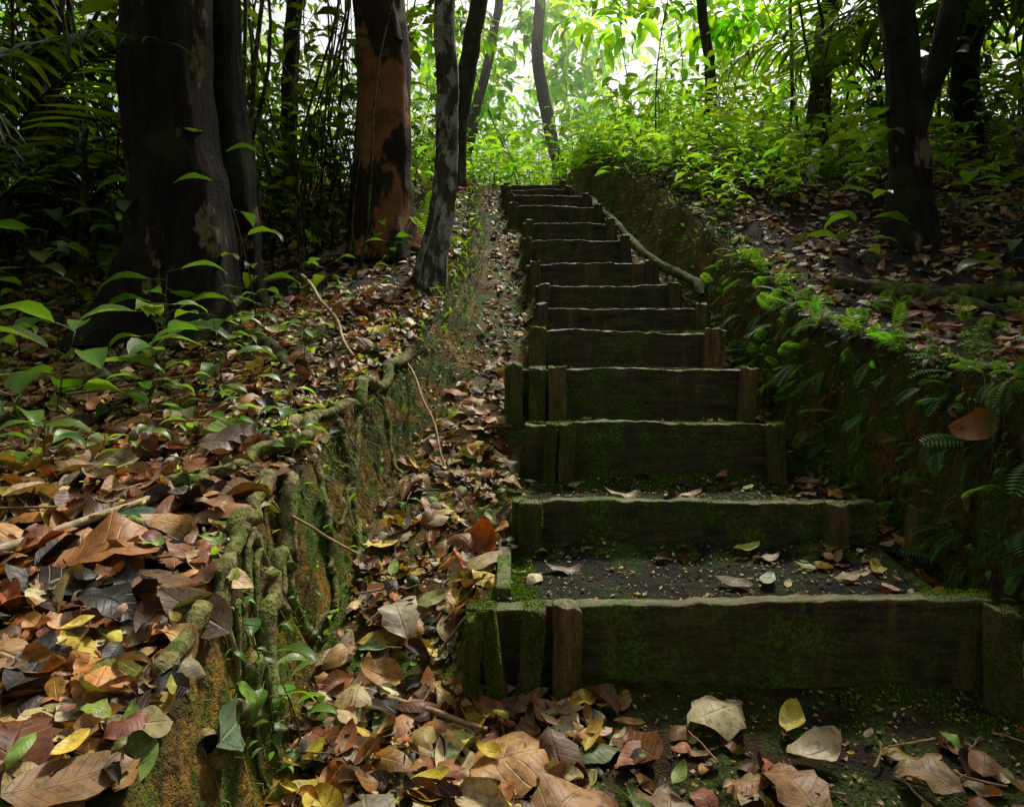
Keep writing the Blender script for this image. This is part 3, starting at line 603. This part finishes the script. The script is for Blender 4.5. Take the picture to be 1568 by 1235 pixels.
# ------------------------------------------------------------ trees
def trunk(P,r,sides=28,rings=90,flare=0,seed=1,lob=5,amp=.05):
    P=np.array(P,float);k_=len(P);t=np.linspace(0,k_-1,rings)
    C=np.stack([np.interp(t,np.arange(k_),P[:,q]) for q in range(3)],-1)
    for _ in range(60):C[1:-1]=(C[:-2]+C[1:-1]*2+C[2:])/4
    R=np.interp(t,np.arange(k_),r);th=np.linspace(0,2*np.pi,sides,endpoint=False)
    hh=(C[:,2]-C[0,2])[:,None]
    C=C+.05*np.stack([fbm(hh[:,0]*1.6,hh[:,0]*0,seed+50),fbm(hh[:,0]*1.3,hh[:,0]*0,seed+60),hh[:,0]*0],-1)
    fl=flare*np.exp(-hh/.35)*(.5+.5*np.cos(th[None]*lob+seed))**1.2+flare*.35*np.exp(-hh/.2)
    rr=R[:,None]*(1+fl+amp*2.5*fbm(np.cos(th)[None]*2+seed+hh*.6,np.sin(th)[None]*2+hh*.8,seed,3)+amp*1.2*fbm(np.cos(th)[None]*6+seed,np.sin(th)[None]*6+hh*1.3,seed+2,3))
    V=C[:,None,:]+np.stack([rr*np.cos(th)[None],rr*np.sin(th)[None],np.zeros_like(rr)],-1)
    a=np.arange(rings-1)[:,None]*sides;j=np.arange(sides)[None];j2=(j+1)%sides
    return V.reshape(-1,3),np.stack([a+j,a+j2,a+sides+j2,a+sides+j],-1).reshape(-1,4),C
def crown(B,c,rad,ncl,nper,ls,dark=1.,clr=.45,tpl=gs):
    c=np.array(c,float);rad=np.array(rad,float)
    d=rdir(ncl)*(rng.random((ncl,1))**.4);cc=c+d*rad
    cen=np.repeat(cc,nper,0);N=len(cen);o=rdir(N)*(rng.random((N,1))**.5)*clr*np.array([1,1,.6]);p=cen+o
    dd=o/np.linalg.norm(o,axis=1,keepdims=True)+rdir(N)*.5-np.array([0,0,.5])
    sh=np.repeat(rng.uniform(.6,1.4,(ncl,1)),nper,0)
    B.inst(tpl,p,basis(dd,np.array([0,0,1.])+rdir(N)*.5),ls*rng.uniform(.5,1.35,N),green(N,dark)*sh)
    return cc
def tree(name,P,r,mat,cr,flare=.4,seed=1,rings=130,sides=32,amp=.05,ls=.2,ncl=26,lob=5):
    P=[list(p) for p in P];P[0][2]=float(H(P[0][0],P[0][1]))-.1
    V,F,C=trunk(P,r,sides,rings,flare,seed,lob,amp)
    o=make_mesh(name,V,F,mat)
    if cr:
        b=Batch();cc=crown(b,cr[0],cr[1],ncl,34,ls,.8);b.build('crown',M_fol,o)
        b=Batch()
        for q in cc[::2]:
            s=C[int(len(C)*rng.uniform(.72,.98))];m=(s+q)/2+np.array([0,0,-.15])
            tt=np.linspace(0,1,9)[:,None];pts=(1-tt)**2*s+2*tt*(1-tt)*m+tt**2*q;b.tube(pts,np.linspace(r[-1]*.5,.008,9),(.05,.04,.025),6)
        b.build('limbs',M_root,o)
    return o
tree('rainforest_tree',[(-1.55,3.2,0),(-1.57,3.2,.9),(-1.60,3.22,2.2),(-1.6,3.25,5.2)],[.21,.195,.175,.14],B_dark,((-2.2,3.0,6.0),(1.8,1.6,.9)),1.0,3,amp=.10,lob=4,ncl=14)
tree('rainforest_tree',[(-1.38,3.45,0),(-1.42,3.45,.9),(-1.47,3.45,2.2),(-1.5,3.5,4.5)],[.11,.10,.085,.06],B_dark,None,.9,8,lob=3,amp=.10)
tree('rainforest_tree',[(-.86,4.5,0),(-.86,4.55,1.3),(-.88,4.6,2.6),(-.9,4.7,6.2)],[.19,.18,.165,.12],B_red,((-1.8,4.0,6.8),(1.4,1.2,.9)),.5,5,ncl=7,amp=.10)
tree('slender_tree',[(-.47,3.9,0),(-.42,3.92,.65),(-.37,3.95,1.1),(-.37,3.98,2.1),(-.36,4.1,5.0)],[.09,.07,.062,.056,.045],B_grey,((-.6,3.2,5.6),(1.2,1.0,.8)),.4,9,amp=.10,ncl=6)
tree('slender_tree',[(-.58,6.4,0),(-.5,6.4,2.2),(-.3,6.4,3.4),(.0,6.6,6.5)],[.11,.09,.08,.07],B_far,((.0,6.6,7.0),(1.3,1.3,.9)),.3,12,ncl=3)
tree('slender_tree',[(-.9,9.5,0),(-.5,9.6,3.2),(-.2,9.9,5.0),(.1,10,7.5)],[.09,.07,.06,.05],B_far,((.1,10,7.6),(1.5,1.3,.9)),.2,13,ncl=4)
tree('slender_tree',[(.65,10.4,0),(.75,10.4,2.6),(.35,10.4,4.4),(.7,10.6,8)],[.12,.10,.085,.07],B_far,((.7,10.6,8),(1.5,1.3,.9)),.2,14,ncl=4)
tree('rainforest_tree',[(1.93,3.35,0),(1.95,3.35,.9),(1.92,3.38,1.6),(1.94,3.4,4.5)],[.095,.08,.07,.06],B_dark,((2.6,4.0,5.2),(1.6,1.4,.9)),.5,17,ncl=14,amp=.10)
tree('rainforest_tree',[(2.05,3.5,0),(2.05,3.5,1.0),(2.25,3.5,1.75),(2.6,3.6,4.0)],[.075,.065,.055,.05],B_dark,None,.5,18)
tree('leaning_tree',[(2.25,2.9,0),(2.3,2.9,.55),(2.65,2.9,.95),(3.3,3.0,1.5),(4,3.2,3.5)],[.14,.12,.11,.10,.08],B_dark,((4,3.6,4.4),(1.6,1.5,.9)),.4,19,ncl=14)
tree('slender_tree',[(2.9,6.5,0),(2.95,6.5,3),(3.3,6.5,4.4),(3.4,6.6,7)],[.10,.085,.08,.06],B_far,((3.4,6.8,7),(1.6,1.5,.9)),.3,20,ncl=8)
tree('slender_tree',[(2.1,7.5,0),(2.2,7.5,3),(1.95,7.5,4.6),(2.0,7.6,8)],[.07,.06,.05,.05],B_far,None,.3,21)
tree('slender_tree',[(3.5,5.2,0),(3.45,5.2,2),(3.6,5.2,4.4),(3.6,5.3,6)],[.11,.09,.08,.07],B_dark,((3.8,5.3,6.3),(1.8,1.6,1.0)),.3,22,ncl=14)
tree('slender_tree',[(-3.6,5.2,0),(-3.6,5.2,2),(-3.4,5.2,4),(-3.4,5.3,6)],[.12,.10,.09,.07],B_dark,((-3.4,5.8,6.5),(2,1.6,1.0)),.3,23,ncl=16)
tree('slender_tree',[(-1.95,5.9,0),(-1.95,5.9,2),(-1.8,5.9,4),(-1.8,6,6)],[.08,.07,.06,.05],B_dark,None,.3,24)
B=Batch()
for q in range(110):
    x=rng.uniform(-6,6);y=rng.uniform(3.6,11)
    if q>70:x=rng.uniform(-3.2,-.9);y=rng.uniform(3.6,5.5)
    if -1.0<x-.2<.9 and y<9: continue
    z=float(H(x,y));t=np.linspace(0,1,12);a=rng.normal()*.4;h=rng.uniform(2,5)
    P=np.stack([x+a*t*h*.4+.06*np.sin(t*9+q),y+rng.normal()*.2*t,z+h*t],-1);B.tube(P,np.linspace(rng.uniform(.005,.018),.005,12),np.array((.045,.035,.02))*rng.uniform(.3,1.3),6,.15)
B.build('saplings_and_vines',M_root)
# ------------------------------------------------------------ undergrowth mass
B=Batch()
for q in range(900):
    y=rng.uniform(3.2,12);x=rng.uniform(-1.0,1.0)*(2.0+y*.75)
    lt=np.interp(y,LTY,LTX);rt=np.interp(y,RBY,RTX)
    if y<7.6 and lt-.25-.5*(y<4.5)<x<rt+(.3 if y>4.5 else .7): continue
    if x<0 and y<4 and x>-1.6: continue
    h=rng.uniform(.2,.9)*(1 if y<6 else 1.4);nl=int(rng.uniform(7,15))
    plant(B,x,y,h,nl,rng.uniform(.09,.22),.42 if x<-.8 else (1.3 if y<5 or x>3 else 2.2),gs,.4)  # shade on the left and sunlight further back are put into leaf colour
for q in range(120):
    y=rng.uniform(3.9,6);x=-1.0-rng.random()*3
    plant(B,x,y,rng.uniform(.5,2.0),int(rng.uniform(9,18)),rng.uniform(.12,.24),.35,gs,.4)
for q in range(460):
    y=rng.uniform(4.0,8.5);x=np.interp(y,RBY,RTX)+(.08 if y<5.5 else -.1)+rng.random()**1.5*1.7
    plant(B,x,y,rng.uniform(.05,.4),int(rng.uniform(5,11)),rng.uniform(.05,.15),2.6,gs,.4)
for q in range(180):
    y=rng.uniform(7.2,9.5);x=rng.uniform(-1.2,2.6)
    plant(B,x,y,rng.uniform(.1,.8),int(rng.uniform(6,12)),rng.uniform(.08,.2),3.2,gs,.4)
N=700;y=rng.uniform(4.5,11,N);x=np.where(rng.random(N)<.65,np.interp(y,RBY,RTX)+.05+rng.random(N)*3,np.interp(y,LTY,LTX)-.1-rng.random(N)*2)
n=Hn(x,y);d=n*.9+rdir(N)*.8;B.inst(fr,np.stack([x,y,H(x,y)],-1),basis(d,np.array([0,0,1.])+rdir(N)*.25),rng.uniform(.12,.32,N),green(N,1.6))
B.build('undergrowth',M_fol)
# ------------------------------------------------------------ forest foliage; leaf colour itself darkened for shaded clumps, brightened for sunlit ones
B=Batch()
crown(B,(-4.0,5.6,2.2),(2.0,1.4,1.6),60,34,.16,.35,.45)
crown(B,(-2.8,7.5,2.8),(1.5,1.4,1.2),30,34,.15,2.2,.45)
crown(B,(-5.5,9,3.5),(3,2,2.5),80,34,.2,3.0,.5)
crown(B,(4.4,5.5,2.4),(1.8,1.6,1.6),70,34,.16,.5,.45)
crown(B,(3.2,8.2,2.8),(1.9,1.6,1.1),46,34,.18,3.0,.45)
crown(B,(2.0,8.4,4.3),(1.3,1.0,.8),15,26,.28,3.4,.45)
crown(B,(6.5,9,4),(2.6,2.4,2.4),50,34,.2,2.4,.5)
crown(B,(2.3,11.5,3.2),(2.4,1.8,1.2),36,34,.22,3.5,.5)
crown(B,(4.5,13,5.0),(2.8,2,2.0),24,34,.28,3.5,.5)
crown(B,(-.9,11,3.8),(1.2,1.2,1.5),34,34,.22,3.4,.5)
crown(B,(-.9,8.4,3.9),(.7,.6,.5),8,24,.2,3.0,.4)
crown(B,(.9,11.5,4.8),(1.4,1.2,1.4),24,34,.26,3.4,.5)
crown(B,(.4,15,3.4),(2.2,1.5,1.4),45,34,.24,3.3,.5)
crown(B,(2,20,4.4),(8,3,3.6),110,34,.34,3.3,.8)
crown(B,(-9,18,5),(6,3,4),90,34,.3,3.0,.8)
B.build('forest_foliage',M_fol)
B=Batch()  # out-of-view leaf masses added to block sky light and shade the scene
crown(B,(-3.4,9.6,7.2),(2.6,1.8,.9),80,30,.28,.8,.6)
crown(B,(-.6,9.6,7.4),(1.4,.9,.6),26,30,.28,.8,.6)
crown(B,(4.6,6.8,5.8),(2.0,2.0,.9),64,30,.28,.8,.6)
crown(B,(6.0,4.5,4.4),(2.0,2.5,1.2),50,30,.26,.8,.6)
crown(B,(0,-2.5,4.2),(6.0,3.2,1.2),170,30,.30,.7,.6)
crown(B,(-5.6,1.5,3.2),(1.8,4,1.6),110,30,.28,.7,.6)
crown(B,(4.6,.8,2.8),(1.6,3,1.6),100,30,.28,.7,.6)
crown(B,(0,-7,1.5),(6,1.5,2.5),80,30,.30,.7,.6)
B.build('unseen_shade_foliage',M_fol)
# ------------------------------------------------------------ sunlit morning mist hanging between the far trees
bpy.ops.mesh.primitive_cube_add(size=1,location=(2.0,13,4.6));mo=bpy.context.object;mo.name='mist';mo.scale=(14,9,7.6)
m=bpy.data.materials.new('mist');m.use_nodes=True;t=m.node_tree;t.nodes.clear();o=t.nodes.new('ShaderNodeOutputMaterial');v=t.nodes.new('ShaderNodeVolumeScatter')
v.inputs['Density'].default_value=.05;v.inputs['Anisotropy'].default_value=.65;v.inputs['Color'].default_value=(.97,1,.92,1);t.links.new(v.outputs[0],o.inputs['Volume']);mo.data.materials.append(m)
# ------------------------------------------------------------ light
az,el=math.radians(24),math.radians(53)
s=Vector((math.sin(az)*math.cos(el),math.cos(az)*math.cos(el),math.sin(el)))
ld=bpy.data.lights.new('sun','SUN');ld.energy=5.0;ld.angle=math.radians(7);ld.color=(1,.93,.79)
lo=bpy.data.objects.new('sun',ld);lo.rotation_euler=s.to_track_quat('Z','Y').to_euler();sc.collection.objects.link(lo)
w=bpy.data.worlds.new('World');sc.world=w;w.use_nodes=True;t=w.node_tree;bg=t.nodes['Background']
sk=t.nodes.new('ShaderNodeTexSky');sk.sky_type='NISHITA';sk.sun_disc=False;sk.sun_elevation=el;sk.sun_rotation=az;sk.dust_density=5.0
hs=t.nodes.new('ShaderNodeHueSaturation');hs.inputs['Saturation'].default_value=.15
t.links.new(sk.outputs[0],hs.inputs['Color']);t.links.new(hs.outputs[0],bg.inputs[0]);bg.inputs[1].default_value=.15
cd=bpy.data.cameras.new('camera');cd.lens=24;cd.sensor_width=36;cd.shift_y=(530-617.5)/1568;cd.clip_start=.02;cd.clip_end=2000
co=bpy.data.objects.new('camera',cd);co.location=(0,0,0);co.rotation_euler=(math.radians(90),0,0);sc.collection.objects.link(co);sc.camera=co
sc.view_settings.view_transform='Standard';sc.view_settings.look='None';sc.view_settings.exposure=0
